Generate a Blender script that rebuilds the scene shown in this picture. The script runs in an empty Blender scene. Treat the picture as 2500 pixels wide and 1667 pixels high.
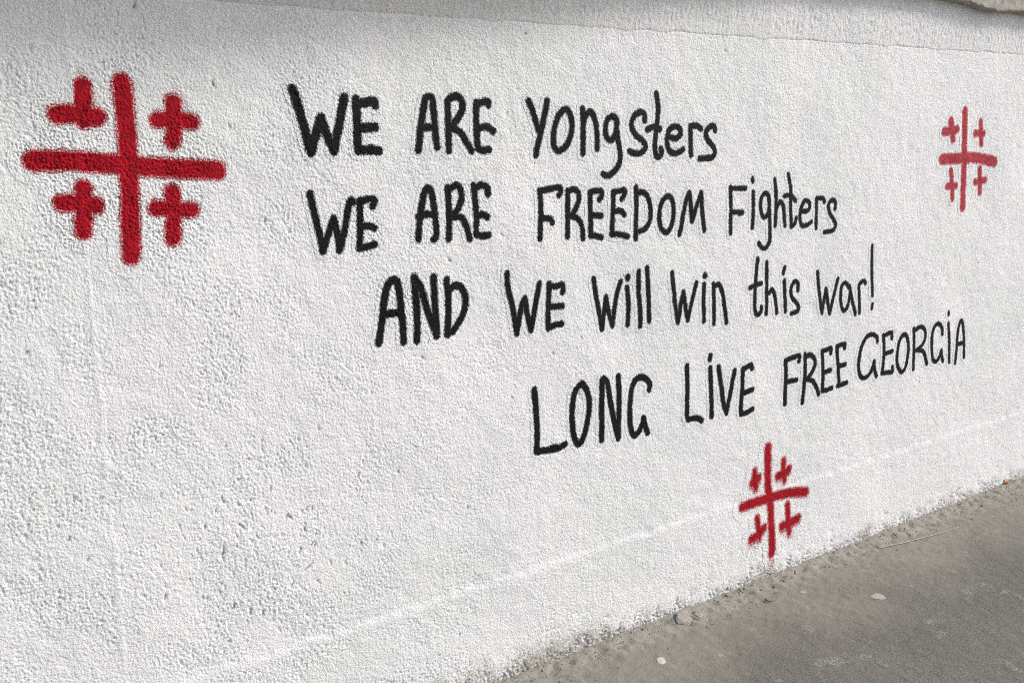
import bpy, math, random
import numpy as np
from mathutils import Vector

random.seed(7)
RNG = np.random.default_rng(11)
C = bpy.context.scene.collection
S = bpy.context.scene

# ------------------------------------------------------------------ camera, light, exposure
F_PX, CX, CY = 2477.0, 1250.0, 833.5          # focal length and centre, in photograph pixels
PITCH, YAW = math.radians(12.6), math.radians(36.0)
CAM = np.array([0.0, -2.15, 1.60])            # wall plane is y = 0, ground is z = 0
cd = bpy.data.cameras.new('camera'); cam = bpy.data.objects.new('camera', cd); C.objects.link(cam)
cam.location = CAM.tolist()
fwd = np.array([math.sin(YAW) * math.cos(PITCH), math.cos(YAW) * math.cos(PITCH), -math.sin(PITCH)])
cam.rotation_euler = Vector(fwd.tolist()).to_track_quat('-Z', 'Y').to_euler()
cd.sensor_width = 36.0; cd.lens = 36.0 * F_PX / 2500.0; cd.clip_start = 0.05; cd.clip_end = 500
S.camera = cam

SUN_EL, SUN_AZ = math.radians(36), math.radians(64)   # azimuth from the wall's normal towards the right
sd = np.array([math.cos(SUN_EL) * math.sin(SUN_AZ), -math.cos(SUN_EL) * math.cos(SUN_AZ), math.sin(SUN_EL)])
w = bpy.data.worlds.new('World'); S.world = w; w.use_nodes = True
nt = w.node_tree; nt.nodes.clear()
sky = nt.nodes.new('ShaderNodeTexSky'); sky.sky_type = 'NISHITA'; sky.sun_disc = False
sky.sun_elevation = SUN_EL; sky.sun_rotation = math.atan2(sd[0], sd[1])
sky.air_density = 1.0; sky.dust_density = 3.0; sky.ozone_density = 0.6
bg = nt.nodes.new('ShaderNodeBackground'); bg.inputs['Strength'].default_value = 0.105
wo = nt.nodes.new('ShaderNodeOutputWorld')
nt.links.new(sky.outputs[0], bg.inputs[0]); nt.links.new(bg.outputs[0], wo.inputs[0])
sl = bpy.data.lights.new('sun', 'SUN'); sl.energy = 1.5; sl.angle = math.radians(11); sl.color = (1.0, 0.98, 0.955)
so = bpy.data.objects.new('sun', sl); C.objects.link(so)
so.rotation_euler = Vector(sd.tolist()).to_track_quat('Z', 'Y').to_euler(); so.location = (4, -4, 6)
S.view_settings.view_transform = 'Standard'; S.view_settings.look = 'None'
S.view_settings.exposure = 1.0; S.view_settings.gamma = 1; S.view_settings.use_curve_mapping = False
S.render.engine = 'CYCLES'; S.cycles.use_denoising = False; S.cycles.filter_width = 1.05

# ------------------------------------------------------------------ helpers
right = np.array([math.cos(YAW), -math.sin(YAW), 0.0]); up = np.cross(right, fwd)
def ray(px, py):
    return fwd * F_PX + right * (np.asarray(px, float)[..., None] - CX) - up * (np.asarray(py, float)[..., None] - CY)
def on_wall(px, py, y=0.0):
    r = ray(px, py); t = (y - CAM[1]) / r[..., 1]; p = CAM + r * t[..., None]; return p[..., 0], p[..., 2]
def on_ground(px, py, z=0.0):
    r = ray(px, py); t = (z - CAM[2]) / r[..., 2]; p = CAM + r * t[..., None]; return p[..., 0], p[..., 1]

def noise_map(nx, nz, res, wl_lo, wl_hi, seed, ax=1.0, az=1.0):
    """periodic band-passed noise, wavelengths wl_lo..wl_hi in metres, unit deviation"""
    g = np.random.default_rng(seed).standard_normal((nz, nx)).astype(np.float32)
    fx = np.fft.rfftfreq(nx, res)[None, :] * ax; fz = np.fft.fftfreq(nz, res)[:, None] * az
    f = np.sqrt(fx * fx + fz * fz) + 1e-9
    b = np.exp(-(f * wl_lo) ** 2) * (1 - np.exp(-(f * wl_hi) ** 2))
    h = np.fft.irfft2(np.fft.rfft2(g) * b, s=(nz, nx))
    return (h / h.std()).astype(np.float32)
def sample(m, x0, z0, res, x, z):
    fx = np.clip((x - x0) / res, 0, m.shape[1] - 1.001); fz = np.clip((z - z0) / res, 0, m.shape[0] - 1.001)
    i = fx.astype(int); j = fz.astype(int); a = fx - i; b = fz - j
    return (m[j, i] * (1 - a) + m[j, i + 1] * a) * (1 - b) + (m[j + 1, i] * (1 - a) + m[j + 1, i + 1] * a) * b
def sstep(a, b, x):
    t = np.clip((x - a) / (b - a), 0, 1); return t * t * (3 - 2 * t)

def mesh_obj(name, co, quads, mat, parent=None, smooth=True, attrs=None, base=None):
    me = bpy.data.meshes.new(name)
    co = np.asarray(co, np.float32)
    if base is not None: co = co - np.asarray(base, np.float32)
    quads = np.asarray(quads, np.int32); k = quads.shape[1]
    me.vertices.add(len(co)); me.vertices.foreach_set('co', co.ravel())
    me.loops.add(quads.size); me.loops.foreach_set('vertex_index', quads.ravel())
    me.polygons.add(len(quads)); me.polygons.foreach_set('loop_start', np.arange(0, quads.size, k, dtype=np.int32))
    me.polygons.foreach_set('use_smooth', np.full(len(quads), smooth))
    me.update(calc_edges=True)
    for n, v in (attrs or {}).items():
        a = me.attributes.new(n, 'FLOAT', 'POINT'); a.data.foreach_set('value', np.asarray(v, np.float32))
    if mat: me.materials.append(mat)
    o = bpy.data.objects.new(name, me); C.objects.link(o)
    if parent: o.parent = parent
    return o
def grid_quads(nu, nv, keep=None, flip=False):
    i, j = np.meshgrid(np.arange(nu - 1), np.arange(nv - 1))
    a = (j * nu + i).ravel(); q = np.stack([a, a + 1, a + 1 + nu, a + nu], 1)
    if flip: q = q[:, ::-1]
    return q if keep is None else q[keep.ravel()]
def tag(o, label=None, cat=None, group=None, kind=None):
    for k, v in (('label', label), ('category', cat), ('group', group), ('kind', kind)):
        if v: o[k] = v
    return o
def empty(name, loc):
    o = bpy.data.objects.new(name, None); o.location = [float(v) for v in loc]; o.empty_display_size = 0.05
    C.objects.link(o); return o

# ------------------------------------------------------------------ heights read off the wall
Z_A = float(on_wall(np.array(1925.), np.array(98.))[1])        # lower edge of the upper band
Z_B = float(on_wall(np.array(2430.), np.array(35.))[1])        # underside of the concrete slab
Z_J = float(on_wall(np.array(1200.), np.array(1426.))[1])      # filled horizontal joint
U_S = [float(on_wall(np.array(x), np.array(y))[0]) for x, y in ((170., 100.), (216., 700.), (302., 1662.))]
U_SEAM = sum(U_S) / 3
print('Z_A %.3f Z_B %.3f Z_J %.3f seam %s' % (Z_A, Z_B, Z_J, U_S))

JOINT_Z, SEAM_X = Z_J, U_SEAM

# ------------------------------------------------------------------ materials
class NT:
    def __init__(s, name):
        s.m = bpy.data.materials.new(name); s.m.use_nodes = True; s.t = s.m.node_tree; s.t.nodes.clear()
        s.pos = s.n('ShaderNodeNewGeometry').outputs['Position']
        s.sep = s.n('ShaderNodeSeparateXYZ'); s.l(s.pos, s.sep.inputs[0])
    def n(s, k, **kw):
        x = s.t.nodes.new(k)
        for a, b in kw.items(): setattr(x, a, b)
        return x
    def l(s, a, b): s.t.links.new(a, b)
    def put(s, sock, v):
        if isinstance(v, bpy.types.NodeSocket): s.l(v, sock)
        else: sock.default_value = v
    def noise(s, scale, detail=2, rough=0.5, vec=None, dist=0.0):
        x = s.n('ShaderNodeTexNoise'); x.inputs['Scale'].default_value = scale; x.inputs['Detail'].default_value = detail
        x.inputs['Roughness'].default_value = rough; x.inputs['Distortion'].default_value = dist
        s.l(vec or s.pos, x.inputs['Vector']); return x.outputs['Fac']
    def math(s, op, a, b=0.0, c=None):
        x = s.n('ShaderNodeMath', operation=op); s.put(x.inputs[0], a); s.put(x.inputs[1], b)
        if c is not None: s.put(x.inputs[2], c)
        return x.outputs[0]
    def ramp(s, v, lo, hi, a=0.0, b=1.0):
        x = s.n('ShaderNodeMapRange', interpolation_type='SMOOTHSTEP'); s.put(x.inputs[0], v)
        for i, q in enumerate((lo, hi, a, b)): x.inputs[i + 1].default_value = q
        return x.outputs[0]
    def mix(s, f, a, b, mode='MIX'):
        x = s.n('ShaderNodeMix', data_type='RGBA', blend_type=mode); s.put(x.inputs[0], f)
        for i, q in ((6, a), (7, b)): s.put(x.inputs[i], q if isinstance(q, bpy.types.NodeSocket) else (*q, 1))
        return x.outputs[2]
    def stretch(s, sx, sy, sz):
        x = s.n('ShaderNodeMapping'); s.l(s.pos, x.inputs[0]); x.inputs['Scale'].default_value = (sx, sy, sz); return x.outputs[0]
    def attr(s, name):
        x = s.n('ShaderNodeAttribute'); x.attribute_name = name; return x.outputs['Fac']
    def finish(s, col, rough=0.8, height=None, dist=0.001, strength=1.0, spec=0.3):
        p = s.n('ShaderNodeBsdfPrincipled'); s.put(p.inputs['Base Color'], col if isinstance(col, bpy.types.NodeSocket) else (*col, 1))
        s.put(p.inputs['Roughness'], rough); p.inputs['Specular IOR Level'].default_value = spec
        if height is not None:
            b = s.n('ShaderNodeBump'); b.inputs['Distance'].default_value = dist; b.inputs['Strength'].default_value = strength
            s.l(height, b.inputs['Height']); s.l(b.outputs[0], p.inputs['Normal'])
        o = s.n('ShaderNodeOutputMaterial'); s.l(p.outputs[0], o.inputs[0]); return s.m

def plaster(name, paint=None, thin=0.0, white=(0.785, 0.782, 0.780), beige=0.0):
    s = NT(name)
    # faint tints of the roller paint: greenish grey and bluish grey patches, tiny specks
    big = s.noise(1.6, 4, 0.6)
    col = s.mix(s.ramp(big, 0.40, 0.70), white, tuple(v * f for v, f in zip(white, (0.93, 0.955, 0.935))))
    col = s.mix(s.ramp(s.noise(2.9, 3, 0.5, vec=s.stretch(1, 1, 1.7)), 0.5, 0.72, 0, 0.5), col, tuple(v * f for v, f in zip(white, (0.93, 0.94, 0.97))))
    col = s.mix(s.ramp(s.noise(60, 3, 0.7), 0.35, 0.65, 0.0, 0.35), col, tuple(v * 0.86 for v in white))
    if beige: col = s.mix(s.math('MULTIPLY', s.ramp(s.noise(5, 5, 0.65), 0.3, 0.6, beige * 0.4, beige), s.ramp(s.sep.outputs['X'], 2.3, 1.1, 0.15, 1.0)), col, (0.42, 0.39, 0.34))
    spk = s.math('MULTIPLY', s.ramp(s.noise(230, 2, 0.6), 0.67, 0.74), s.ramp(s.noise(3.3, 3, 0.6), 0.42, 0.62))
    col = s.mix(s.math('MULTIPLY', spk, 0.75), col, (0.16, 0.155, 0.16))
    zz = s.sep.outputs['Z']
    jz = s.math('ABSOLUTE', s.math('SUBTRACT', s.math('ADD', zz, s.math('MULTIPLY', s.math('SUBTRACT', s.noise(9, 2, 0.5), 0.5), 0.012)), JOINT_Z))
    jx = s.math('ABSOLUTE', s.math('SUBTRACT', s.math('ADD', s.sep.outputs['X'], s.math('MULTIPLY', s.math('SUBTRACT', s.noise(12, 2, 0.5), 0.5), 0.006)), SEAM_X))
    fl = s.math('MAXIMUM', s.ramp(jz, 0.019, 0.006), s.ramp(jx, 0.007, 0.001, 0, 0.45))
    col = s.mix(s.math('MULTIPLY', fl, s.ramp(s.noise(4, 3, 0.6), 0.35, 0.65, 0.4, 0.8)), col, (0.86, 0.86, 0.86))           # smooth fresh filler in the two joints
    if not paint: col = s.mix(s.ramp(s.attr('cleft_shade'), 0.08, 0.75, 0, 0.85), col, (0.11, 0.108, 0.11))  # painted shade: darkens the colour inside clefts and pin holes
    # splashed dirt at the foot of the wall
    n1 = s.noise(7, 5, 0.7); n2 = s.noise(120, 3, 0.75)
    foot = s.math('ADD', s.math('ADD', s.math('ADD', zz, s.ramp(s.sep.outputs['X'], 1.3, 2.4, -0.015, 0.035)), s.math('MULTIPLY', s.math('SUBTRACT', n1, 0.5), -0.22)), s.math('MULTIPLY', s.math('SUBTRACT', n2, 0.5), -0.24))
    col = s.mix(s.ramp(foot, 0.095, 0.005, 0, 0.92), col, (0.36, 0.34, 0.295))
    dk = s.math('MULTIPLY', s.ramp(s.noise(95, 4, 0.75), 0.585, 0.66), s.ramp(s.math('ADD', zz, s.math('MULTIPLY', s.math('SUBTRACT', n1, 0.5), -0.2)), 0.19, 0.03))
    col = s.mix(s.math('MULTIPLY', dk, 0.65), col, (0.14, 0.13, 0.115))
    fine = s.noise(190, 3, 0.65); mid = s.noise(75, 2, 0.5)
    h = s.math('ADD', s.math('MULTIPLY', fine, 0.75), s.math('MULTIPLY', mid, 0.5))
    rough = 0.75
    if paint:
        cov = s.attr('coverage')
        sp = s.math('SUBTRACT', s.ramp(s.noise(430, 2, 0.7), 0.32, 0.68), 0.5)
        sp = s.math('ADD', s.math('MULTIPLY', sp, 0.50), s.math('MULTIPLY', s.math('SUBTRACT', s.noise(120, 2, 0.6), 0.5), 0.45))
        q = s.math('ADD', cov, s.math('MULTIPLY', sp, s.ramp(cov, 0.02, 0.22)))
        m = s.ramp(q, 0.24, 0.72)
        pits = s.ramp(s.noise(260, 2, 0.7), 0.64 - 0.06 * thin, 0.74 - 0.06 * thin, 0.0, 0.35 + thin)
        pc = s.mix(s.ramp(s.noise(40, 3, 0.7), 0.3, 0.7), paint, tuple(v * 0.6 for v in paint))
        pc = s.mix(pits, pc, tuple(min(1, v * 1.5 + 0.06) for v in paint))
        col = s.mix(m, col, pc)
        rough = s.math('MULTIPLY_ADD', m, -0.12, 0.8)
    return s.finish(col, rough, h, 0.0050, 0.85, 0.12)

M_WALL = plaster('white_stucco')
M_BLACK = plaster('black_spray_paint', (0.0055, 0.0075, 0.0105))
M_RED = plaster('red_spray_paint', (0.40, 0.0035, 0.015))
M_ROSE = plaster('thin_red_spray_paint', (0.46, 0.040, 0.062), thin=0.15)
M_BAND = plaster('upper_band_stucco', white=(0.775, 0.772, 0.77), beige=0.32)

def ground_mat():
    s = NT('worn_asphalt')
    base = s.mix(s.ramp(s.noise(2.2, 4, 0.6), 0.35, 0.65), (0.150, 0.141, 0.120), (0.186, 0.175, 0.149))
    base = s.mix(s.ramp(s.noise(170, 4, 0.85), 0.38, 0.62), tuple(v * 0.55 for v in (0.15, 0.145, 0.13)), base)
    base = s.mix(s.ramp(s.noise(260, 2, 0.8), 0.60, 0.70, 0, 0.8), base, (0.30, 0.285, 0.25))
    y = s.math('MULTIPLY', s.sep.outputs['Y'], -1.0)
    n1 = s.noise(3.2, 5, 0.65, dist=0.4); n2 = s.noise(34, 4, 0.7)
    e = s.math('ADD', s.math('ADD', y, s.math('MULTIPLY', s.math('SUBTRACT', n1, 0.5), -0.7)), s.math('MULTIPLY', s.math('SUBTRACT', n2, 0.5), -0.14))
    base = s.mix(s.ramp(e, 0.50, 0.10, 0, 0.85), base, (0.218, 0.203, 0.172))       # dust swept against the wall
    e2 = s.math('ADD', y, s.math('MULTIPLY', s.math('SUBTRACT', n2, 0.5), -0.16))
    base = s.mix(s.ramp(e2, 0.12, 0.035, 0, 0.75), base, (0.27, 0.255, 0.22))    # mortar droppings
    dk = s.math('MULTIPLY', s.ramp(s.noise(70, 4, 0.75), 0.57, 0.66), s.ramp(e2, 0.15, 0.03))
    base = s.mix(s.math('MULTIPLY', dk, 0.8), base, (0.085, 0.078, 0.065))
    st = s.math('MULTIPLY', s.ramp(s.noise(9, 2, 0.5), 0.63, 0.70), s.ramp(s.noise(130, 3, 0.8), 0.48, 0.6))
    base = s.mix(s.math('MULTIPLY', st, 0.55), base, (0.42, 0.40, 0.36))          # dried splashes
    h = s.math('ADD', s.math('MULTIPLY', s.noise(300, 3, 0.7), 0.6), s.noise(80, 3, 0.6))
    return s.finish(base, 0.85, h, 0.0035, 0.8, 0.25)
M_GROUND = ground_mat()
def plain(name, col, col2, scale=60, rough=0.8, dist=0.002, spec=0.25):
    s = NT(name); n = s.noise(scale, 4, 0.7)
    return s.finish(s.mix(s.ramp(n, 0.35, 0.65), col, col2), rough, s.noise(scale * 2, 3, 0.7), dist, 0.7, spec)
M_CONC = plain('raw_concrete', (0.30, 0.285, 0.25), (0.40, 0.375, 0.335), 26, 0.9, 0.006)

# ------------------------------------------------------------------ relief of the stucco (metres, positive = towards the viewer)
RES = 0.0020; MX0, MZ0 = -1.0, -0.06
NX, NZ = 4000, 1125                                              # 8.0 m x 2.25 m
xs = MX0 + np.arange(NX) * RES; zs = MZ0 + np.arange(NZ) * RES
XX, ZZ = np.meshgrid(xs, zs)
g1 = noise_map(NX, NZ, RES, 0.0050, 0.013, 1)
g2 = noise_map(NX, NZ, RES, 0.009, 0.028, 2)
g3 = noise_map(NX, NZ, RES, 0.05, 0.14, 3)
g4 = noise_map(NX, NZ, RES, 0.3, 1.2, 4)
pm = noise_map(NX, NZ, RES, 0.16, 0.6, 5)
amp = 0.74 + 0.36 * np.tanh(1.2 * pm)
# rougher towards the lower left, floated smoother towards the right
amp *= 1.22 - 0.50 * sstep(0.9, 2.3, XX + 0.35 * ZZ) + 0.22 * sstep(0.35, 0.05, ZZ)
lump = np.tanh(1.15 * g1 + 0.35 * g2)                             # flattened tops, sharper clefts
lump = np.where(lump > 0, lump * 0.6, lump * 1.4)
strip = np.exp(-((ZZ - Z_J - 0.004 * g3) / 0.013) ** 2)         # trowelled joint
seam = np.exp(-((XX - U_SEAM - 0.0015 * g3) / 0.006) ** 2)
amp *= (1 - 0.72 * strip) * (1 - 0.55 * seam)
gA = noise_map(NX, NZ, RES, 0.006, 0.018, 6); gB = noise_map(NX, NZ, RES, 0.010, 0.03, 7)
rim = np.exp(-(gA / 0.20) ** 2) * sstep(0.3, 1.0, gB)          # short curved clefts between the lumps
HM = 0.00080 * amp * lump - 0.0026 * amp * amp * rim + 0.00028 * g3 + 0.0011 * g4
HM += 0.0002 * sstep(-0.0025, 0.0025, XX - U_SEAM) + 0.0008 * strip + 0.0006 * seam
# sparse clefts and pits
CLEFT_SHADE = np.zeros_like(HM)
def cleft(x, z, ln, ang, wd, dp, shade=0.0):
    n = max(2, int(ln / 0.004)); px_, pz_ = x, z
    for k in range(n):
        ang += random.gauss(0, 0.28); px_ += math.cos(ang) * 0.004; pz_ += math.sin(ang) * 0.004
        i = int((px_ - MX0) / RES); j = int((pz_ - MZ0) / RES); r = 4
        if not (r < i < NX - r - 1 and r < j < NZ - r - 1): return
        sl_ = (slice(j - r, j + r + 1), slice(i - r, i + r + 1))
        t = min(1, max(0.3, 1.25 - abs(k / max(1, n - 1) - 0.45) * 1.6))
        g_ = np.exp(-((XX[sl_] - px_) ** 2 + (ZZ[sl_] - pz_) ** 2) / (wd * wd))
        HM[sl_] -= dp * t * g_ * 0.55
        if shade and shade * t > 0: CLEFT_SHADE[sl_] = np.maximum(CLEFT_SHADE[sl_], shade * t * g_)      # shade inside the cleft, painted as colour
for (qx, qy, ln) in ((546, 1350, .035), (500, 1285, .018), (762, 1385, .03), (545, 1225, .012), (580, 1290, .025), (610, 1490, .025), (642, 1495, .02),
                     (405, 1455, .018), (745, 1290, .02), (735, 1340, .02), (575, 1480, .02), (325, 15, .02), (520, 205, .02), (700, 1265, .02), (760, 1240, .015)):
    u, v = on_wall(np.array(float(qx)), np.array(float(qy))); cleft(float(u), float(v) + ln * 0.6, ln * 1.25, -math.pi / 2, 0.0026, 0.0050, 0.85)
for k in range(1500):
    x = random.uniform(-0.8, 6.8); z = random.uniform(0.02, 2.0)
    if random.random() > 0.25 + 0.75 * (1 - min(1, max(0, (x - 0.5) / 2))): continue
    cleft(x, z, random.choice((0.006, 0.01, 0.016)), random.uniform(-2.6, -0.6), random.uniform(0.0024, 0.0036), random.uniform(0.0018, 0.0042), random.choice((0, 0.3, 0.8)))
for k in range(190):                                              # run of short upright clefts in the lower left
    u, v = on_wall(np.array(random.gauss(640, 150)), np.array(random.gauss(1350, 150)))
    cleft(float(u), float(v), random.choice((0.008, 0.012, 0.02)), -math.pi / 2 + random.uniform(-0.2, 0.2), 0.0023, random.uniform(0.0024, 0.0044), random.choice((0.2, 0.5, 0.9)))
for k in range(5200):                                            # pin holes, in patches
    x = random.uniform(-0.8, 6.0); z = random.uniform(0.02, Z_A)
    i = int((x - MX0) / RES); j = int((z - MZ0) / RES)
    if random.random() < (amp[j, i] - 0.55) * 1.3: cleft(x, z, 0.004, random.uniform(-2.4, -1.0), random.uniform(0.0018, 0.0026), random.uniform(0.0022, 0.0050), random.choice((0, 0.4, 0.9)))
# crumbling foot
HM -= 0.004 * sstep(0.07, 0.0, ZZ + 0.02 * g3) * np.clip(0.5 + 0.8 * g2, 0, 1.6)

# ------------------------------------------------------------------ wall grid, finer near the viewer
def wall_columns():
    u = [-0.9]
    while u[-1] < 6.9:
        x = u[-1]; step = 0.0021 if x < 0.9 else min(0.0066, 0.0021 + (x - 0.9) * 0.00125)
        if x < 0.1: step = 0.006
        if x > 4.6: step = 0.012
        u.append(x + step)
    return np.array(u)
U = wall_columns(); V = np.arange(-0.05, Z_A + 0.0001, 0.0025); V[-1] = Z_A; V = np.append(V, [Z_A + 0.012, Z_A + 0.024])
UF = np.interp(np.arange(2 * len(U) - 1) / 2, np.arange(len(U)), U); VF = np.interp(np.arange(2 * len(V) - 1) / 2, np.arange(len(V)), V)
print('wall grid', len(U), len(V), len(U) * len(V) * 2 / 1e6, 'M tris')

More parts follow.
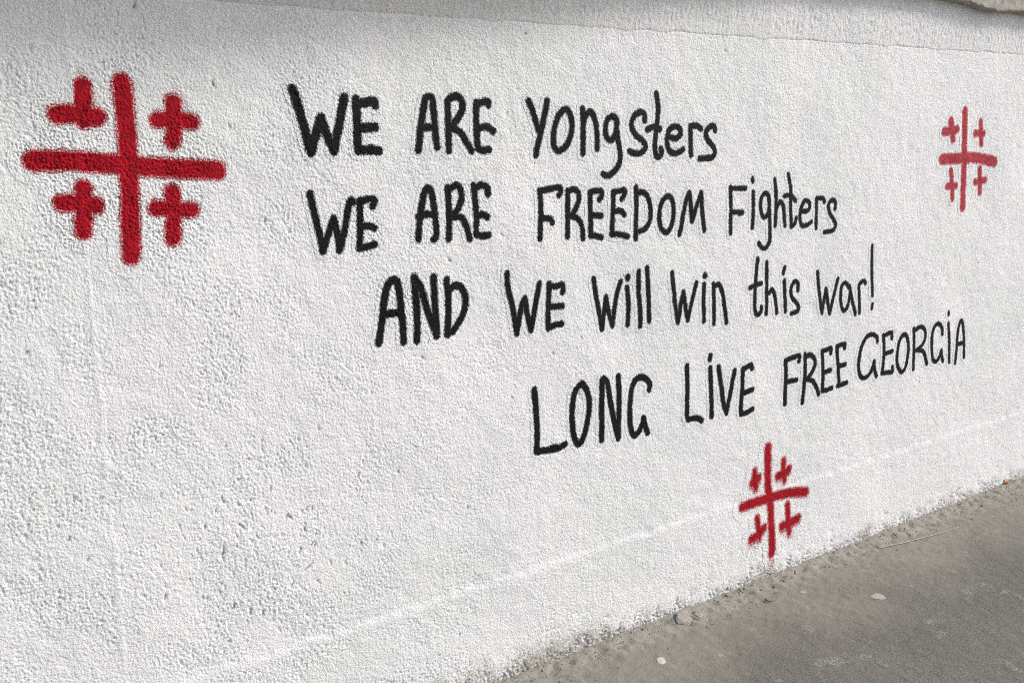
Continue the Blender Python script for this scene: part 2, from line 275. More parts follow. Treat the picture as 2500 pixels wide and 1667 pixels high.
# ------------------------------------------------------------------ the sprayed strokes (read off enlargements: x offset, y offset, scale)
A = (680, 180, 3.408); B = (1230, 200, 3.92); D = (1700, 400, 3.92); E = (880, 600, 3.92); G = (1400, 600, 2.94); H = (1270, 850, 3.92); I = (1860, 740, 4.356)
WORDS = [
 ('WE', 'black sprayed word "WE" beginning the top line of the slogan', A, 0.0225, [
  ('W', [[(115,130),(165,290),(215,480),(265,655)], [(265,655),(300,520),(345,365)], [(345,365),(390,500),(455,645)], [(455,645),(490,450),(542,205)]]),
  ('E', [[(640,215),(648,430),(655,638)], [(650,250),(720,240),(785,232),(800,262)], [(660,455),(740,450),(800,445)], [(660,638),(750,635),(832,642)]])]),
 ('ARE', 'black sprayed word "ARE" in the middle of the top line, before "Yongsters"', A, 0.0195, [
  ('A', [[(1162,635),(1175,500),(1200,320),(1222,215),(1250,192),(1280,215),(1290,330),(1305,500),(1318,612)], [(1185,452),(1300,445)]]),
  ('R', [[(1415,640),(1410,450),(1408,300),(1405,230)], [(1405,230),(1440,198),(1490,192),(1530,240),(1525,310),(1480,390),(1430,450)], [(1440,455),(1510,490),(1560,570),(1605,642)]]),
  ('E', [[(1645,245),(1645,400),(1650,550),(1660,622)], [(1650,250),(1738,230),(1745,262)], [(1665,455),(1730,445),(1785,480)], [(1660,622),(1700,640),(1750,632)]])]),
 ('Yongsters', 'black sprayed word "Yongsters" ending the top line, with a long looping g', B, 0.0182, [
  ('Y', [[(235,185),(290,330),(330,460),(345,500)], [(410,185),(385,340),(345,520),(320,640),(312,700)]]),
  ('o', [[(575,268),(520,330),(487,430),(475,540),(490,630),(535,662),(600,610),(640,510),(650,400),(622,295),(575,268)]]),
  ('n', [[(750,260),(758,450),(760,680)], [(765,380),(790,312),(830,292),(870,360),(890,480),(895,640)]]),
  ('g', [[(1080,370),(1040,332),(990,370),(970,470),(990,540),(1030,555),(1065,500),(1080,420),(1080,370)], [(1080,370),(1080,480),(1100,600),(1112,720),(1090,810),(1040,870),(990,900),(950,885)]]),
  ('s', [[(1345,370),(1340,310),(1300,292),(1240,340),(1220,430),(1260,510),(1330,570),(1355,630),(1310,680),(1240,685),(1200,662)]]),
  ('t', [[(1455,115),(1475,230),(1470,350),(1455,500),(1445,620),(1460,710),(1490,715),(1515,670),(1505,640)], [(1370,458),(1440,430),(1495,455)]]),
  ('e', [[(1590,530),(1650,540),(1688,500),(1680,450),(1640,428),(1590,455),(1565,540),(1575,640),(1625,685),(1680,670),(1715,648)]]),
  ('r', [[(1788,700),(1785,580),(1785,430)], [(1785,425),(1840,420),(1885,450)]]),
  ('s', [[(2020,465),(2010,428),(1970,430),(1930,490),(1950,560),(2000,620),(2015,680),(1985,725),(1920,732),(1870,735)]])]),
 ('WE', 'black sprayed word "WE" beginning the second line of the slogan', A, 0.0182, [
  ('W', [[(260,1000),(295,1150),(340,1330),(370,1478)], [(370,1478),(420,1320),(458,1205)], [(458,1205),(490,1340),(510,1470)], [(510,1470),(550,1300),(580,1120),(600,1055),(618,1070)]]),
  ('E', [[(675,1060),(680,1250),(675,1450)], [(675,1065),(740,1045),(790,1045),(800,1070),(783,1102)], [(690,1270),(750,1270),(800,1285)], [(675,1455),(740,1440),(802,1420)]])]),
 ('ARE', 'black sprayed word "ARE" in the second line, before "FREEDOM"', A, 0.0190, [
  ('A', [[(1160,1375),(1170,1250),(1200,1050),(1225,968),(1250,955),(1275,1000),(1300,1180),(1310,1300),(1305,1365),(1285,1380)], [(1165,1190),(1230,1170),(1300,1175)]]),
  ('R', [[(1415,1375),(1418,1200),(1412,1050),(1405,950)], [(1410,962),(1440,950),(1480,930),(1515,970),(1520,1050),(1490,1130),(1440,1185)], [(1450,1190),(1520,1200),(1560,1270),(1590,1375)]]),
  ('E', [[(1620,930),(1635,1050),(1645,1200),(1640,1320),(1650,1340)], [(1630,960),(1680,930),(1730,945),(1740,1000)], [(1650,1180),(1700,1175),(1735,1192)], [(1645,1335),(1700,1350),(1745,1340)]])]),
 ('FREEDOM', 'black sprayed word "FREEDOM" in capitals in the second line', B, 0.0172, [
  ('F', [[(345,1040),(350,1200),(345,1380),(338,1500)], [(345,1045),(430,1030),(530,1010),(547,1050),(530,1085)], [(370,1305),(440,1310),(460,1345)], [(455,1320),(462,1345)]]),
  ('R', [[(615,1045),(612,1280),(608,1480)], [(615,1050),(670,1030),(715,1060),(715,1140),(680,1230),(640,1290)], [(650,1290),(710,1310),(750,1390),(760,1500)]]),
  ('E', [[(825,1060),(830,1250),(835,1440),(835,1470)], [(825,1058),(880,1045),(930,1048),(935,1090),(915,1125)], [(850,1275),(935,1285)], [(830,1470),(890,1475),(940,1490)]]),
  ('E', [[(1045,1060),(1045,1250),(1035,1450)], [(1045,1058),(1100,1045),(1150,1040),(1155,1080),(1130,1120)], [(1060,1240),(1120,1235),(1155,1270)], [(1035,1460),(1110,1460),(1185,1480)]]),
  ('D', [[(1262,1010),(1270,1200),(1262,1500)], [(1285,1060),(1340,1060),(1385,1120),(1405,1220),(1400,1320),(1360,1400),(1300,1430)]]),
  ('O', [[(1560,1095),(1510,1160),(1490,1280),(1500,1380),(1545,1440),(1590,1410),(1620,1320),(1625,1210),(1605,1120),(1560,1095)]]),
  ('M', [[(1685,1460),(1710,1320),(1740,1150),(1772,1060)], [(1772,1060),(1790,1200),(1803,1335)], [(1803,1335),(1840,1200),(1885,1062)], [(1885,1062),(1900,1250),(1920,1420)]])]),
 ('Fighters', 'black sprayed word "Fighters" ending the second line', D, 0.0160, [
  ('F', [[(325,225),(328,400),(325,560),(325,665)], [(325,235),(400,235),(465,235)], [(340,465),(440,460)], [(410,475),(440,470)]]),
  ('i', [[(540,270),(542,440),(537,610)], [(533,142),(536,165)]]),
  ('g', [[(690,310),(650,285),(615,340),(615,440),(640,510),(680,490),(695,400),(690,310)], [(690,310),(700,500),(705,640),(700,740),(670,800),(630,805),(600,760)]]),
  ('h', [[(748,155),(760,300),(760,450),(755,590)], [(765,430),(795,365),(830,400),(840,500),(845,590)]]),
  ('t', [[(880,100),(900,220),(900,400),(905,540),(905,600),(940,570),(955,520)], [(840,310),(890,300),(920,320),(950,355)]]),
  ('e', [[(1000,455),(1060,450),(1085,410),(1070,360),(1030,360),(1000,430),(990,520),(1010,590),(1060,585),(1100,558)]]),
  ('r', [[(1150,330),(1150,480),(1147,615)], [(1155,332),(1210,330),(1225,365)]]),
  ('s', [[(1325,430),(1330,370),(1300,348),(1265,390),(1275,470),(1310,530),(1330,590),(1300,640),(1225,655)]])]),
 ('AND', 'black sprayed word "AND" beginning the third line', E, 0.0195, [
  ('A', [[(170,930),(200,750),(225,500),(260,370),(310,328),(350,365),(370,480),(390,650),(405,800),(410,920)], [(215,660),(300,645),(390,640)]]),
  ('N', [[(540,910),(540,700),(525,500),(505,320)], [(505,300),(570,400),(620,560),(680,730),(730,860)], [(695,300),(705,480),(715,650),(730,850)]]),
  ('D', [[(822,330),(838,500),(838,700),(832,850)], [(860,410),(910,378),(970,410),(1005,500),(1000,600),(960,700),(885,820)]])]),
 ('WE', 'black sprayed word "WE" in the third line, between "AND" and "will"', E, 0.0178, [
  ('W', [[(1400,265),(1410,400),(1450,560),(1480,720),(1498,840)], [(1498,840),(1520,700),(1545,560),(1572,500)], [(1572,500),(1590,620),(1610,720),(1632,808)], [(1632,808),(1660,650),(1685,500),(1710,365)]]),
  ('E', [[(1805,365),(1800,500),(1795,650),(1795,790)], [(1810,385),(1880,385),(1930,372),(1940,410),(1935,445)], [(1820,585),(1930,575)], [(1795,785),(1870,755),(1925,745)]])]),
 ('will', 'black sprayed lower-case word "will" in the third line', G, 0.0170, [
  ('w', [[(148,240),(165,370),(185,480),(202,598)], [(202,598),(220,480),(236,370)], [(236,370),(255,480),(278,575)], [(278,575),(300,430),(320,330),(342,260)]]),
  ('i', [[(388,300),(397,430),(390,565)], [(390,222),(395,234)], [(395,222),(390,234)]]),
  ('l', [[(468,185),(468,330),(478,460),(480,575)]]),
  ('l', [[(528,160),(535,330),(543,540)]])]),
 ('win', 'black sprayed lower-case word "win" in the third line', G, 0.0165, [
  ('w', [[(705,195),(715,330),(730,450),(747,550)], [(747,550),(765,430),(785,330)], [(785,330),(800,440),(817,533)], [(817,533),(845,400),(880,265)]]),
  ('i', [[(936,275),(930,400),(935,470),(935,540)], [(940,205),(943,220)], [(938,216),(948,214)]]),
  ('n', [[(1003,275),(1008,420),(1008,560)], [(1015,290),(1045,280),(1070,340),(1085,440),(1098,550)]])]),
 ('this', 'black sprayed word "this" in the third line, before "war!"', G, 0.0160, [
  ('t', [[(1323,95),(1310,220),(1300,350),(1300,460),(1315,495),(1340,475),(1345,440)], [(1265,302),(1310,280),(1345,270)]]),
  ('h', [[(1388,120),(1385,280),(1382,490)], [(1400,340),(1425,315),(1445,370),(1460,480)]]),
  ('i', [[(1513,250),(1518,360),(1522,470)], [(1515,155),(1505,195)]]),
  ('s', [[(1613,320),(1612,270),(1585,258),(1562,310),(1570,370),(1610,420),(1620,455),(1600,475),(1565,485)]])]),
 ('war!', 'black sprayed word "war!" ending the third line with a tall exclamation mark', G, 0.0158, [
  ('w', [[(1756,190),(1765,310),(1775,420),(1785,480)], [(1785,480),(1800,390),(1814,310)], [(1814,310),(1825,400),(1838,485)], [(1838,485),(1865,370),(1897,235)]]),
  ('a', [[(1975,300),(1950,265),(1922,300),(1917,400),(1935,465),(1962,440),(1980,360),(1985,310)], [(1980,290),(2000,400),(2022,490)]]),
  ('r', [[(2050,480),(2048,370),(2045,285)], [(2048,275),(2080,250),(2093,268)]]),
  ('exclamation', [[(2142,1),(2138,120),(2138,240),(2142,355)], [(2141,420),(2138,447)]])]),
 ('LONG', 'black sprayed word "LONG" beginning the bottom line, its L with an upturned foot', H, 0.0178, [
  ('L', [[(135,400),(150,600),(160,800),(155,980)], [(155,985),(250,975),(350,960),(430,920)], [(300,955),(345,950)]]),
  ('O', [[(575,345),(520,420),(498,560),(500,720),(520,850),(560,920),(610,840),(645,700),(660,560),(645,430),(605,355),(575,345)]]),
  ('N', [[(780,880),(780,700),(778,500),(780,300)], [(790,290),(830,330),(860,500),(900,700),(935,850)], [(938,270),(945,500),(942,700),(938,860)]]),
  ('G', [[(1235,395),(1240,340),(1200,290),(1140,280),(1080,350),(1055,500),(1050,650),(1060,770),(1090,835),(1140,790),(1170,720),(1180,670)], [(1182,670),(1195,740),(1220,810)]])]),
 ('LIVE', 'black sprayed word "LiVE" with a dotted i in the bottom line', H, 0.0168, [
  ('L', [[(1597,170),(1600,350),(1595,500),(1592,655)], [(1600,678),(1690,668),(1735,690)]]),
  ('i', [[(1820,190),(1825,400),(1830,650)], [(1824,72),(1816,108)]]),
  ('V', [[(1898,180),(1920,350),(1940,520),(1970,618)], [(1970,618),(1995,480),(2025,320),(2048,215)]]),
  ('E', [[(2125,200),(2118,380),(2105,560),(2110,630)], [(2125,200),(2200,162),(2215,190)], [(2125,430),(2215,390)], [(2110,628),(2165,610),(2215,580)]])]),
 ('FREE', 'black sprayed word "FREE" in the bottom line, just before "GEORGiA"', I, 0.0160, [
  ('F', [[(250,610),(255,760),(250,920),(248,1070)], [(250,612),(320,580),(395,560),(390,615)], [(265,835),(365,815)]]),
  ('R', [[(455,545),(455,700),(445,880),(430,1055)], [(460,570),(510,548),(555,590),(560,660),(530,730),(480,800)], [(480,805),(540,830),(580,900),(600,965)]]),
  ('E', [[(640,510),(645,650),(645,800),(640,930)], [(640,512),(690,495),(735,480),(735,530)], [(650,735),(730,710)], [(640,930),(690,920),(740,900)]]),
  ('E', [[(800,460),(805,620),(815,780),(820,880)], [(800,458),(880,435),(880,475)], [(815,670),(885,650)], [(800,877),(850,862),(900,845)]])]),
 ('GEORGIA', 'black sprayed word "GEORGiA" ending the bottom line and rising to the right', I, 0.0158, [
  ('G', [[(1225,405),(1220,360),(1170,332),(1110,360),(1060,460),(1030,600),(1030,720),(1060,790),(1110,785),(1160,720),(1190,620)], [(1190,620),(1195,700),(1215,775)]]),
  ('E', [[(1290,340),(1295,480),(1290,620),(1275,745)], [(1295,347),(1375,312),(1380,370)], [(1300,540),(1380,510)], [(1275,745),(1330,735),(1385,725),(1385,680)]]),
  ('O', [[(1505,335),(1460,400),(1435,540),(1440,660),(1480,730),(1520,690),(1550,560),(1555,440),(1537,350),(1505,335)]]),
  ('R', [[(1615,275),(1615,450),(1612,600),(1608,700)], [(1625,290),(1690,252),(1730,290),(1730,380),(1690,460),(1640,500)], [(1650,500),(1710,510),(1735,570),(1752,645)]]),
  ('G', [[(1915,325),(1910,260),(1870,217),(1825,260),(1803,370),(1805,520),(1820,600),(1850,620),(1885,570),(1905,500)], [(1905,500),(1910,560),(1925,615)]]),
  ('i', [[(1980,215),(1990,400),(1992,625)], [(1985,100),(1985,120)]]),
  ('A', [[(2055,635),(2070,500),(2085,300),(2115,190),(2140,230),(2150,400),(2150,570)], [(2085,435),(2150,420)]])]),
]
# fainter spray drifting off a stroke, keyed by the stroke's first point
MIST = {(322, 800): [([(245,1050),(300,1060),(360,1010)], .66)], (635, 670): [([(560,930),(620,960),(665,980)], .6)], (297, 330): [([(262,475),(320,520)], .6)],
        (590, 220): [([(520,405),(615,430)], .6)], (432, 90): [([(440,1060),(505,1120)], .4)], (175, 690): [([(150,650),(300,600),(420,570)], .62), ([(180,745),(330,690)], .45)],
        (450, 475): [([(452,420),(480,500)], .62), ([(275,600),(300,660)], .55), ([(540,600),(545,690)], .55)], (945, 560): [([(960,520),(1000,600)], .6)],
        (455, 1030): [([(325,1095),(330,1130)], .55), ([(500,1180),(470,1290)], .5)], (940, 1050): [([(945,1320),(965,1345)], .55)], (665, 455): [([(690,430),(735,600)], .45), ([(745,900),(760,1350)], .3)]}
K1 = (0, 0, 2.24); K2 = (1500, 0, 2.352); K3 = (1770, 1070, 4.126)
CROSSES = [
 ('largest red sprayed cross with four small crosses, left of the slogan', K1, M_RED, 0.0060, [
  ('vertical_bar', 0.038, [[(665,455),(690,700),(705,950),(712,1200),(715,1400)]]),
  ('horizontal_bar', 0.040, [[(185,880),(400,882),(600,897),(800,913),(1000,925),(1185,932)]]),
  ('small_cross', 0.036, [[(450,475),(455,560),(460,655)], [(312,625),(400,625),(500,640),(528,640)]]),
  ('small_cross', 0.0345, [[(945,560),(952,660),(945,772)], [(865,655),(960,655),(1045,667)]]),
  ('small_cross', 0.0345, [[(455,1030),(460,1140),(455,1262)], [(340,1110),(450,1115),(522,1125)]]),
  ('small_cross', 0.0345, [[(940,1050),(950,1150),(943,1302)], [(855,1140),(950,1145),(1045,1150)]])]),
 ('pale red sprayed cross with four small crosses, high on the right', K2, M_ROSE, 0.0055, [
  ('vertical_bar', 0.036, [[(2013,640),(2010,800),(2008,950),(2000,1190)]]),
  ('horizontal_bar', 0.040, [[(1880,915),(1960,912),(2050,905),(2120,915),(2180,930)]]),
  ('small_cross', 0.031, [[(1930,695),(1938,750),(1942,802)], [(1892,757),(1930,752),(1965,745)]]),
  ('small_cross', 0.026, [[(2107,700),(2108,825)], [(2074,767),(2122,768)]]),
  ('small_cross', 0.026, [[(1932,980),(1938,1060),(1940,1140)], [(1910,1070),(1960,1068)]]),
  ('small_cross', 0.027, [[(2100,970),(2102,1105)], [(2073,1045),(2130,1035)]])]),
 ('red sprayed cross with four small crosses, low on the wall just above the ground', K3, M_RED, 0.0062, [
  ('vertical_bar', 0.034, [[(432,90),(430,300),(437,500),(462,700),(468,900),(472,1080),(468,1160)]]),
  ('horizontal_bar', 0.036, [[(175,690),(300,645),(430,605),(600,560),(720,543),(812,540)]]),
  ('small_cross', 0.026, [[(297,330),(300,420),(312,480)], [(272,440),(340,390)]]),
  ('small_cross', 0.025, [[(590,220),(592,300),(605,400)], [(535,370),(600,345),(650,300)]]),
  ('small_cross', 0.025, [[(322,800),(335,890),(345,980)], [(258,1010),(330,960),(395,890)]]),
  ('small_cross', 0.026, [[(635,670),(640,800),(650,930)], [(572,875),(640,850),(742,795)]])]),
]

def smooth_line(pts):
    p = [np.array(q, float) for q in pts]
    if len(p) < 3: return np.array(p)
    closed = np.allclose(p[0], p[-1])
    ext = ([p[-2]] if closed else [2 * p[0] - p[1]]) + p + ([p[1]] if closed else [2 * p[-1] - p[-2]])
    out = []
    for k in range(1, len(ext) - 2):
        a, b, c, d = ext[k - 1:k + 3]
        for t in np.linspace(0, 1, 6, endpoint=False):
            out.append(0.5 * (2 * b + (c - a) * t + (2 * a - 5 * b + 4 * c - d) * t * t + (3 * b - 3 * c + d - a) * t ** 3))
    return np.array(out + [p[-1]])

nU, nV = len(UF), len(VF)
COV = np.zeros((nV, nU), np.float32); OWN = np.full((nV, nU), -1, np.int16)
WOB = noise_map(NX, NZ, RES, 0.02, 0.07, 9); WOB2 = noise_map(NX, NZ, RES, 0.007, 0.02, 10)
def spray(owner, sheet, strokes, width, soft, halo=0.007, hal=0.30, drift=0.0, shield=False, gain=1.0):
    for si, st in enumerate(strokes):
        q = smooth_line(st)
        u, v = on_wall(q[:, 0] / sheet[2] + sheet[0], q[:, 1] / sheet[2] + sheet[1])
        m = width / 2 + 0.035
        i0, i1 = np.searchsorted(UF, [u.min() - m, u.max() + m]); j0, j1 = np.searchsorted(VF, [v.min() - m, v.max() + m])
        gx, gz = np.meshgrid(UF[i0:i1], VF[j0:j1])
        best = np.full(gx.shape, 9.0)
        for k in range(len(u) - 1):
            du, dv = u[k + 1] - u[k], v[k + 1] - v[k]; L = du * du + dv * dv + 1e-12
            t = np.clip(((gx - u[k]) * du + (gz - v[k]) * dv) / L, 0, 1)
            ex, ez = gx - u[k] - t * du, gz - v[k] - t * dv
            if drift: ez = np.where(ez < 0, ez * (1 - drift), ez)      # spray drifting down the wall
            best = np.minimum(best, np.sqrt(ex * ex + ez * ez))
        wob = sample(WOB, MX0, MZ0, RES, gx, gz); wob2 = sample(WOB2, MX0, MZ0, RES, gx, gz)
        d = best - width / 2 * (1 + 0.035 * wob) + 0.00035 * wob2
        c = np.clip(0.5 - d / (2 * soft), 0, 1) + hal * np.exp(-np.clip(d, 0, 1) / halo) * (d > 0) * (1 - np.clip(0.5 - d / (2 * soft), 0, 1))
        c = np.clip(c * gain, 0, 1)
        if shield and si == 0: c = c * (1 - 0.95 * (gx < U_SEAM + 0.002))      # the lip of the seam caught no paint on its far side
        blk = COV[j0:j1, i0:i1]; own = OWN[j0:j1, i0:i1]; hit = c > blk
        blk[hit] = c[hit]; own[hit & (c > 0.045)] = owner

items = []                                  # (owner index, part name, label, material, root)
def cen(sheet, strokes_all):
    q = np.concatenate([np.array(s_, float) for s_ in strokes_all]); q = (q.min(0) + [0, 0] + q.max(0)) / 2
    u, v = on_wall(q[0] / sheet[2] + sheet[0], q[1] / sheet[2] + sheet[1]); return (float(u), 0.0, float(v))
for text, label, sheet, wd, letters in WORDS:
    root = empty('painted_word', cen(sheet, [s_ for _, ss in letters for s_ in ss]))
    tag(root, label, 'graffiti', 'words of the black sprayed slogan'); wd *= (1.18 if 'bottom' in label else 1.06 if 'third' in label else 1.0) * (1.05 if sheet in (B, D) else 1.0)
    for ch, strokes in letters:
        k = len(items)
        nm = 'exclamation_mark' if ch == 'exclamation' else 'letter'
        lb = 'tall thin exclamation mark' if ch == 'exclamation' else ('%s letter %s' % ('capital' if ch.isupper() else 'small', ch))
        items.append((nm, lb, M_BLACK, root)); spray(k, sheet, strokes, wd, 0.0032, 0.006, 0.26)
for ci, (label, sheet, mat, soft, parts) in enumerate(CROSSES):
    root = empty('painted_cross', cen(sheet, [s_ for _, _, ss in parts for s_ in ss]))
    tag(root, label, 'graffiti', 'red sprayed crosses')
    for nm, wd, strokes in parts:
        k = len(items); items.append((nm, None, mat, root))
        if ci == 2:
            spray(k, sheet, strokes, wd, soft, 0.014, 0.40, 0.0 if 'bar' in nm else 0.45)
            if nm == 'vertical_bar':
                spray(k, sheet, [[(466, 1190), (462, 1260)]], 0.014, 0.020, 0.016, 0.3, gain=0.85)
                spray(k, sheet, [[(461, 1260), (455, 1390)]], 0.002, 0.018, 0.014, 0.34, gain=0.62)
            for a_, g_ in MIST.get(strokes[0][0], ()): spray(k, sheet, [a_], 0.014, 0.024, 0.012, 0.3, gain=g_)
        else: spray(k, sheet, strokes, wd, soft, 0.013 if ci == 0 else 0.007, 0.38, 0.0, ci == 0 and nm == 'small_cross' and strokes[0][0] == (450, 475))
        if ci == 0:
            for a_, g_ in MIST.get(strokes[0][0], ()): spray(k, sheet, [a_], 0.012, 0.022, 0.012, 0.3, gain=g_)
print('strokes done', len(items))

def wall_pts(u, v, lift=0.0):
    gx, gz = np.meshgrid(u, v)
    return gx, gz, -(sample(HM, MX0, MZ0, RES, gx, gz)) - lift
# letters: disjoint patches of the fine grid, each 0.5 mm proud of the wall
gx, gz, gy = wall_pts(UF, VF, 0.0005)
cellown = np.full((nV - 1, nU - 1), -1, np.int16)
for o_ in (OWN[:-1, :-1], OWN[1:, :-1], OWN[:-1, 1:], OWN[1:, 1:]):
    cellown = np.where((cellown < 0), o_, cellown)
flat = np.stack([gx.ravel(), gy.ravel(), gz.ravel()], 1); covf = COV.ravel()
for k, (nm, lb, mat, root) in enumerate(items):
    q = grid_quads(nU, nV, cellown == k)
    if not len(q): print('EMPTY', nm, lb); continue
    ids, inv = np.unique(q, return_inverse=True)
    o = mesh_obj(nm, flat[ids], inv.reshape(-1, 4), mat, root, True, {'coverage': covf[ids]}, base=root.location)
    if lb: o['label'] = lb

# ------------------------------------------------------------------ wall
wall = empty('plaster_wall', (2.0, 0, 0))
tag(wall, 'white painted stucco wall beside the path, sprayed with black words and red crosses', 'wall')
bs = wall.location
gx, gz, gy = wall_pts(U, V)
covered = cellown >= 0                                       # sink the wall a little where paint patches lie wholly over it
cc = np.zeros((len(V), len(U)), bool)
full = covered[0::2, 0::2] & covered[1::2, 0::2] & covered[0::2, 1::2] & covered[1::2, 1::2]
cc[1:-1, 1:-1] = full[:-1, :-1] & full[1:, :-1] & full[:-1, 1:] & full[1:, 1:]
gy = gy + cc * 0.0015; gy[-2:] += 0.005
mesh_obj('stucco_face', np.stack([gx.ravel(), gy.ravel(), gz.ravel()], 1), grid_quads(len(U), len(V)), M_WALL, wall, attrs={'cleft_shade': sample(CLEFT_SHADE, MX0, MZ0, RES, gx, gz).ravel()}, base=bs)
# wall beyond the detailed stretch, both ways, and its back
def ext(x0, x1, n):
    u = np.linspace(x0, x1, n); v = np.append(np.linspace(-0.05, Z_A, 68), [Z_A + 0.012, Z_A + 0.024])
    gx, gz = np.meshgrid(u, v); h = sample(HM, MX0, MZ0, RES, np.clip(gx, U[0], U[-1]), gz)
    rnd = np.random.default_rng(int(abs(x0) * 10)).standard_normal(gx.shape) * 0.0006
    rnd[:, 0] = 0; rnd[:, -1] = 0
    mesh_obj('stucco_face', np.stack([gx.ravel(), (-h + rnd).ravel(), gz.ravel()], 1), grid_quads(n, 70), M_WALL, wall, base=bs)
ext(-7, float(U[0]), 160); ext(float(U[-1]), 16, 240)

# upper band: a thicker, coarser coat leaning out into the slab
ub = np.concatenate([np.arange(-7, 0, 0.04), np.arange(0.0, 5, 0.005), np.arange(5, 16, 0.04)])
vb = np.linspace(0, 1, 44)
bn = noise_map(NX, 256, RES, 0.009, 0.025, 21); bl = noise_map(NX, 256, RES, 0.10, 0.5, 22)
gx, gt = np.meshgrid(ub, vb)
edge = 0.0022 * sample(bl, MX0, 0, RES, gx, 0.1 + 0 * gx) + 0.0008 * sample(bn, MX0, 0, RES, gx, 0.1 + 0 * gx)
z = Z_A + edge * (1 - gt) - 0.003 + gt * (Z_B + 0.12 - Z_A)
y = -(sample(HM, MX0, MZ0, RES, gx, np.full_like(gx, Z_A - 0.003)) * (1 - gt)) - 0.0005 - 0.0015 * np.clip(gt * 4, 0, 1) - 0.012 * gt ** 1.2
y -= 0.0009 * sample(bn, MX0, 0, RES, gx, gt * 0.15) * np.clip(gt * 6, 0, 1)
y[0] += 0.004
mesh_obj('upper_band', np.stack([gx.ravel(), y.ravel(), z.ravel()], 1), grid_quads(len(ub), len(vb)), M_BAND, wall, base=bs)

# ------------------------------------------------------------------ concrete slab above the wall
UB1, UB2 = float(on_wall(np.array(2230.), np.array(10.))[0]), float(on_wall(np.array(2420.), np.array(35.))[0])
def slab():
    # raw concrete above the white coat: almost flush on the right, reaching out further to the left, an unseen overhang added to shade the wall top
    u = np.concatenate([np.arange(-7, 0.5, 0.05), np.arange(0.5, 6, 0.012), np.arange(6, 16, 0.05)]); t = np.linspace(0, 1, 30); f = np.linspace(0, 1, 60)
    nb = noise_map(1600, 128, 0.01, 0.03, 0.10, 31); nb2 = noise_map(1600, 128, 0.01, 0.3, 1.2, 32)
    dep = 0.045 + 0.18 * sstep(3.2, 0.6, u)
    rise = 0.024 * sstep(UB2, UB1, u) + 0.03 * sstep(UB1, UB1 - 1.2, u)
    gx, gt = np.meshgrid(u, t); y1 = 0.10 - (0.10 + dep)[None, :] * gt
    z1 = Z_B + 0.002 * sample(nb, -8, -0.64, 0.01, gx, y1) + 0.0035 * sample(nb2, -8, -0.64, 0.01, gx, 0 * y1) + 0.008 * gt + rise[None, :]
    gx2, gf = np.meshgrid(u, f[1:]); z2 = z1[-1][None, :] + gf * 0.55
    y2 = y1[-1][None, :] - 0.0025 * sample(nb, -8, -0.2, 0.01, gx2, gf * 0.5) * np.clip(gf * 8, 0, 1)
    x = np.concatenate([gx, gx2]); y = np.concatenate([y1, y2]); z = np.concatenate([z1, z2])
    x = np.concatenate([x, u[None, :]]); y = np.concatenate([y, np.full((1, len(u)), 0.25)]); z = np.concatenate([z, z[-1:]])
    o = mesh_obj('concrete_slab', np.stack([x.ravel(), y.ravel(), z.ravel()], 1), grid_quads(len(u), len(x), flip=True), M_CONC)
    tag(o, 'raw grey concrete slab edge running above the white wall', 'slab')
slab()

# ------------------------------------------------------------------ ground
def ground():
    u = np.concatenate([[-60, -30, -15], np.arange(-8, 0.3, 0.06), np.arange(0.3, 5.0, 0.0085), np.arange(5.0, 9, 0.04), np.arange(9, 20, 0.25), [30, 60, 120]])
    yv = np.concatenate([[0.3], np.arange(0.05, -0.25, -0.0055), np.arange(-0.25, -2.2, -0.012), np.arange(-2.2, -6, -0.1), [-8, -12, -20, -40, -90]])
    n1 = noise_map(1600, 640, 0.01, 0.03, 0.12, 41); n2 = noise_map(1600, 640, 0.01, 0.4, 2.0, 42)
    f1 = noise_map(2200, 120, 0.004, 0.012, 0.035, 43); f2 = noise_map(2200, 120, 0.004, 0.05, 0.2, 44)
    gx, gy = np.meshgrid(u, yv)
    far = (gx < -7) | (gx > 7) | (gy < -6)
    z = 0.0008 * sample(n1, -8, -6.3, 0.01, gx, gy) + 0.0012 * sample(n2, -8, -6.3, 0.01, gx, gy); z[far] = 0
    # crust of mortar and grit banked against the foot of the wall
    wdt = 0.045 * (1 + 0.45 * sample(f2, 0, -0.3, 0.004, gx, np.clip(gy, -0.3, 0.05)))
    bank = np.exp(-(np.clip(-gy, 0, 9) / np.clip(wdt, 0.012, 1)) ** 1.5)
    z = z + bank * (0.011 + 0.0016 * sample(f1, 0, -0.3, 0.004, gx, np.clip(gy, -0.3, 0.05))) 
    o = mesh_obj('ground', np.stack([gx.ravel(), gy.ravel(), z.ravel()], 1), grid_quads(len(u), len(yv), flip=True), M_GROUND)
    tag(o, kind='structure')
    return lambda x, y: float(0.0008 * sample(n1, -8, -6.3, 0.01, np.array(x), np.array(y)) + 0.0012 * sample(n2, -8, -6.3, 0.01, np.array(x), np.array(y)))
gz_at = ground()

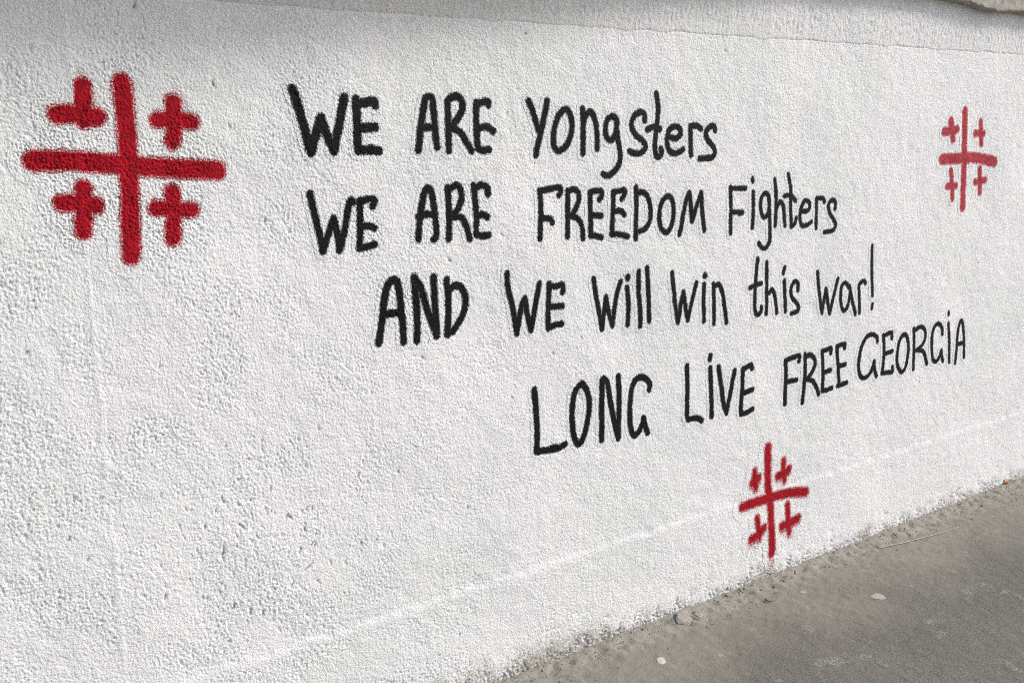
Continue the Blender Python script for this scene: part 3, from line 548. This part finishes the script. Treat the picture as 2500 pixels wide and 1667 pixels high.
# ------------------------------------------------------------------ litter along the foot of the wall
def chip_mesh(name, sx, sy, sz, mat, seed, n=9):
    r = random.Random(seed); co = []; q = []
    for lev, (k, zz) in enumerate(((0.9, 0.0), (1.0, 0.45), (0.72, 1.0))):
        for a in range(n):
            t = 2 * math.pi * a / n; rr = k * (1 + r.uniform(-0.16, 0.16))
            co.append((math.cos(t) * rr * sx, math.sin(t) * rr * sy, (zz + r.uniform(-0.08, 0.08)) * sz))
    for lev in range(2):
        for a in range(n): q.append((lev * n + a, lev * n + (a + 1) % n, (lev + 1) * n + (a + 1) % n, (lev + 1) * n + a))
    me = bpy.data.meshes.new(name); me.from_pydata(co, [], q + [tuple(range(2 * n, 3 * n)), tuple(reversed(range(n)))]); me.materials.append(mat)
    return me
M_MORTAR = plain('pale_mortar', (0.30, 0.285, 0.25), (0.20, 0.188, 0.16), 90)
M_GRIT = plain('grit', (0.12, 0.11, 0.09), (0.26, 0.24, 0.20), 45)
M_CHIPW = plain('white_chip', (0.50, 0.49, 0.45), (0.36, 0.35, 0.31), 60)
M_GUM = plain('flattened_gum', (0.36, 0.34, 0.29), (0.28, 0.262, 0.225), 80, 0.6)
M_LEAF = plain('dry_leaf', (0.50, 0.19, 0.045), (0.36, 0.13, 0.035), 120, 0.6)
M_STRAW = plain('straw', (0.48, 0.42, 0.30), (0.40, 0.34, 0.23), 80, 0.6)
M_TWIG = plain('twig', (0.06, 0.045, 0.03), (0.10, 0.07, 0.045), 120)

def put(name, me, px, py, label, cat, rz=0, z=0.0, tilt=(0, 0), wall_z=None, group=None):
    o = bpy.data.objects.new(name, me); C.objects.link(o)
    if wall_z is None:
        x, y = on_ground(np.array(float(px)), np.array(float(py))); x, y = float(x), float(y); zz = gz_at(x, y) + z
        if y > -0.09: zz += 0.012 * math.exp(-(max(0, -y) / 0.045) ** 1.5)
        y = min(y, -0.006)
    o.location = (x, y, zz); o.rotation_euler = (tilt[0], tilt[1], rz)
    return tag(o, label, cat, group)
put('plaster_lump', chip_mesh('plaster_lump', 0.042, 0.030, 0.008, M_MORTAR, 3, 12), 1672, 1512, 'round grey lump of mortar lying against the foot of the wall', 'mortar lump', 0.3, -0.002, (0.35, 0))
put('plaster_chip', chip_mesh('plaster_chip', 0.005, 0.017, 0.006, M_CHIPW, 4, 7), 1701, 1510, 'small white plaster chip beside the round mortar lump', 'plaster chip', 0.5, 0.006, (0.3, 0.4))
put('plaster_chip', chip_mesh('plaster_chip', 0.024, 0.013, 0.0022, M_CHIPW, 5, 9), 1614, 1612, 'crumbled white plaster chip on the grey ground at bottom centre', 'plaster chip', 0.9, -0.001)
put('gum_spot', chip_mesh('gum_spot', 0.025, 0.022, 0.0016, M_GUM, 6, 14), 2144, 1457, 'pale flattened chewing gum spot, the largest on the open ground', 'gum', 0.2, -0.001)
put('gum_spot', chip_mesh('gum_spot', 0.014, 0.012, 0.0012, M_GUM, 8, 12), 1962, 1445, 'small faint gum spot between the low red cross and the big gum spot', 'gum', 0.2, -0.001)
put('gum_spot', chip_mesh('gum_spot', 0.010, 0.009, 0.0012, M_GUM, 9, 12), 1757, 1598, 'tiny pale gum spot near the bottom edge of the picture', 'gum', 0.2, -0.001)
put('gum_spot', chip_mesh('gum_spot', 0.011, 0.010, 0.0012, M_GUM, 19, 12), 2478, 1221, 'tiny pale gum spot close to the dry orange leaf at far right', 'gum', 0.2, -0.001)

def leaf():
    n = 9; co = []; q = []
    for k in range(n):
        t = k / (n - 1); wd = 0.010 * math.sin(math.pi * (0.06 + 0.9 * t)) ** 0.8
        for s_ in (-1, 0, 1):
            for lev in (0, 1):
                co.append(((t - 0.5) * 0.055, s_ * wd, 0.006 * (1 - (2 * t - 1) ** 2) + abs(s_) * 0.005 + lev * 0.0006))
    for k in range(n - 1):
        a = k * 6; b = a + 6
        for s_ in (0, 2):
            q += [(a + s_ + 1, b + s_ + 1, b + s_ + 3, a + s_ + 3), (a + s_ + 2, b + s_ + 2, b + s_, a + s_)]
        q += [(a, b, b + 1, a + 1), (a + 5, b + 5, b + 4, a + 4)]
    me = bpy.data.meshes.new('dry_leaf'); me.from_pydata(co, [], q); me.materials.append(M_LEAF)
    return me
put('dry_leaf', leaf(), 2455, 1184, 'small curled orange dry leaf at the foot of the wall, far right', 'leaf', 0.15, 0.004, (0.25, 0))

def stick(name, pts, r, mat, label, cat):
    """a bent tapering stem through ground pixels"""
    P = []
    for (px, py, z) in pts:
        x, y = on_ground(np.array(float(px)), np.array(float(py))); y = min(float(y), -0.01); P.append(Vector((float(x), y, z + gz_at(float(x), y) + (0.012 * math.exp(-(max(0, -y) / 0.045) ** 1.5)))))
    base = P[0].copy(); co = []; q = []; n = 6
    for k, p in enumerate(P):
        d = (P[min(k + 1, len(P) - 1)] - P[max(k - 1, 0)]).normalized(); s_ = d.cross(Vector((0, 0, 1))).normalized(); t_ = s_.cross(d)
        rr = r * (1 - 0.6 * k / (len(P) - 1))
        for a in range(n):
            w_ = 2 * math.pi * a / n; co.append(p - base + s_ * math.cos(w_) * rr + t_ * math.sin(w_) * rr)
    for k in range(len(P) - 1):
        for a in range(n): q.append((k * n + a, k * n + (a + 1) % n, (k + 1) * n + (a + 1) % n, (k + 1) * n + a))
    q += [tuple(reversed(range(n))), tuple(range((len(P) - 1) * n, len(P) * n))]
    me = bpy.data.meshes.new(name); me.from_pydata(co, [], q); me.materials.append(mat)
    o = bpy.data.objects.new(name, me); o.location = base; C.objects.link(o); tag(o, label, cat)
stick('straw', [(2146, 1339, .003), (2200, 1328, .004), (2250, 1316, .005), (2300, 1301, .004), (2345, 1286, .003)], 0.0022, M_STRAW, 'long thin pale straw lying along the foot of the wall', 'straw')
stick('twig', [(1868, 1466, .004), (1874, 1471, .006), (1886, 1470, .003)], 0.003, M_TWIG, 'short dark bent twig on the ground just right of the mortar lump', 'twig')
stick('twig', [(1800, 1446, .006), (1808, 1452, .006), (1816, 1454, .004)], 0.0025, M_TWIG, 'dark twig scrap stuck in the mortar at the foot of the wall', 'twig')
stick('twig', [(2180, 1308, .006), (2186, 1312, .006), (2190, 1316, .004)], 0.0025, M_TWIG, 'tiny dark splinter above the left end of the long straw', 'twig')

# grit and crumbs, uncountable
def grit(n, name, mat, seed, ymax, smin, smax):
    r = np.random.default_rng(seed); co = []; q = []
    for k in range(n):
        x = r.uniform(0.9, 5.2); y = -0.006 - abs(r.normal(0, ymax)); s_ = r.uniform(smin, smax) * (0.5 + r.random() ** 3)
        z0 = gz_at(x, y) + 0.011 * math.exp(-((-y) / 0.045) ** 1.5); b = len(co)
        v = np.array([[1, 0, 0], [0, 1, 0], [-1, 0, 0], [0, -1, 0], [0, 0, .8], [0, 0, -.6]]) * r.uniform(0.6, 1.2, (6, 1)) * s_
        t = r.uniform(0, 6.28); R = np.array([[math.cos(t), -math.sin(t), 0], [math.sin(t), math.cos(t), 0], [0, 0, 1]])
        v = v @ R.T + [x, y, z0 + s_ * 0.3]; co += v.tolist()
        for i in range(4): q += [(b + i, b + (i + 1) % 4, b + 4), (b + (i + 1) % 4, b + i, b + 5)]
    o = mesh_obj(name, np.array(co), np.array(q), mat, smooth=False); tag(o, None, None, None, 'stuff')
    return o
tag(grit(900, 'grit', M_GRIT, 51, 0.05, 0.0014, 0.0042), 'loose dark grit strewn along the foot of the wall', 'grit')
tag(grit(1100, 'mortar_crumbs', M_MORTAR, 52, 0.07, 0.0014, 0.0038), 'pale mortar crumbs scattered along the foot of the wall', 'crumbs')
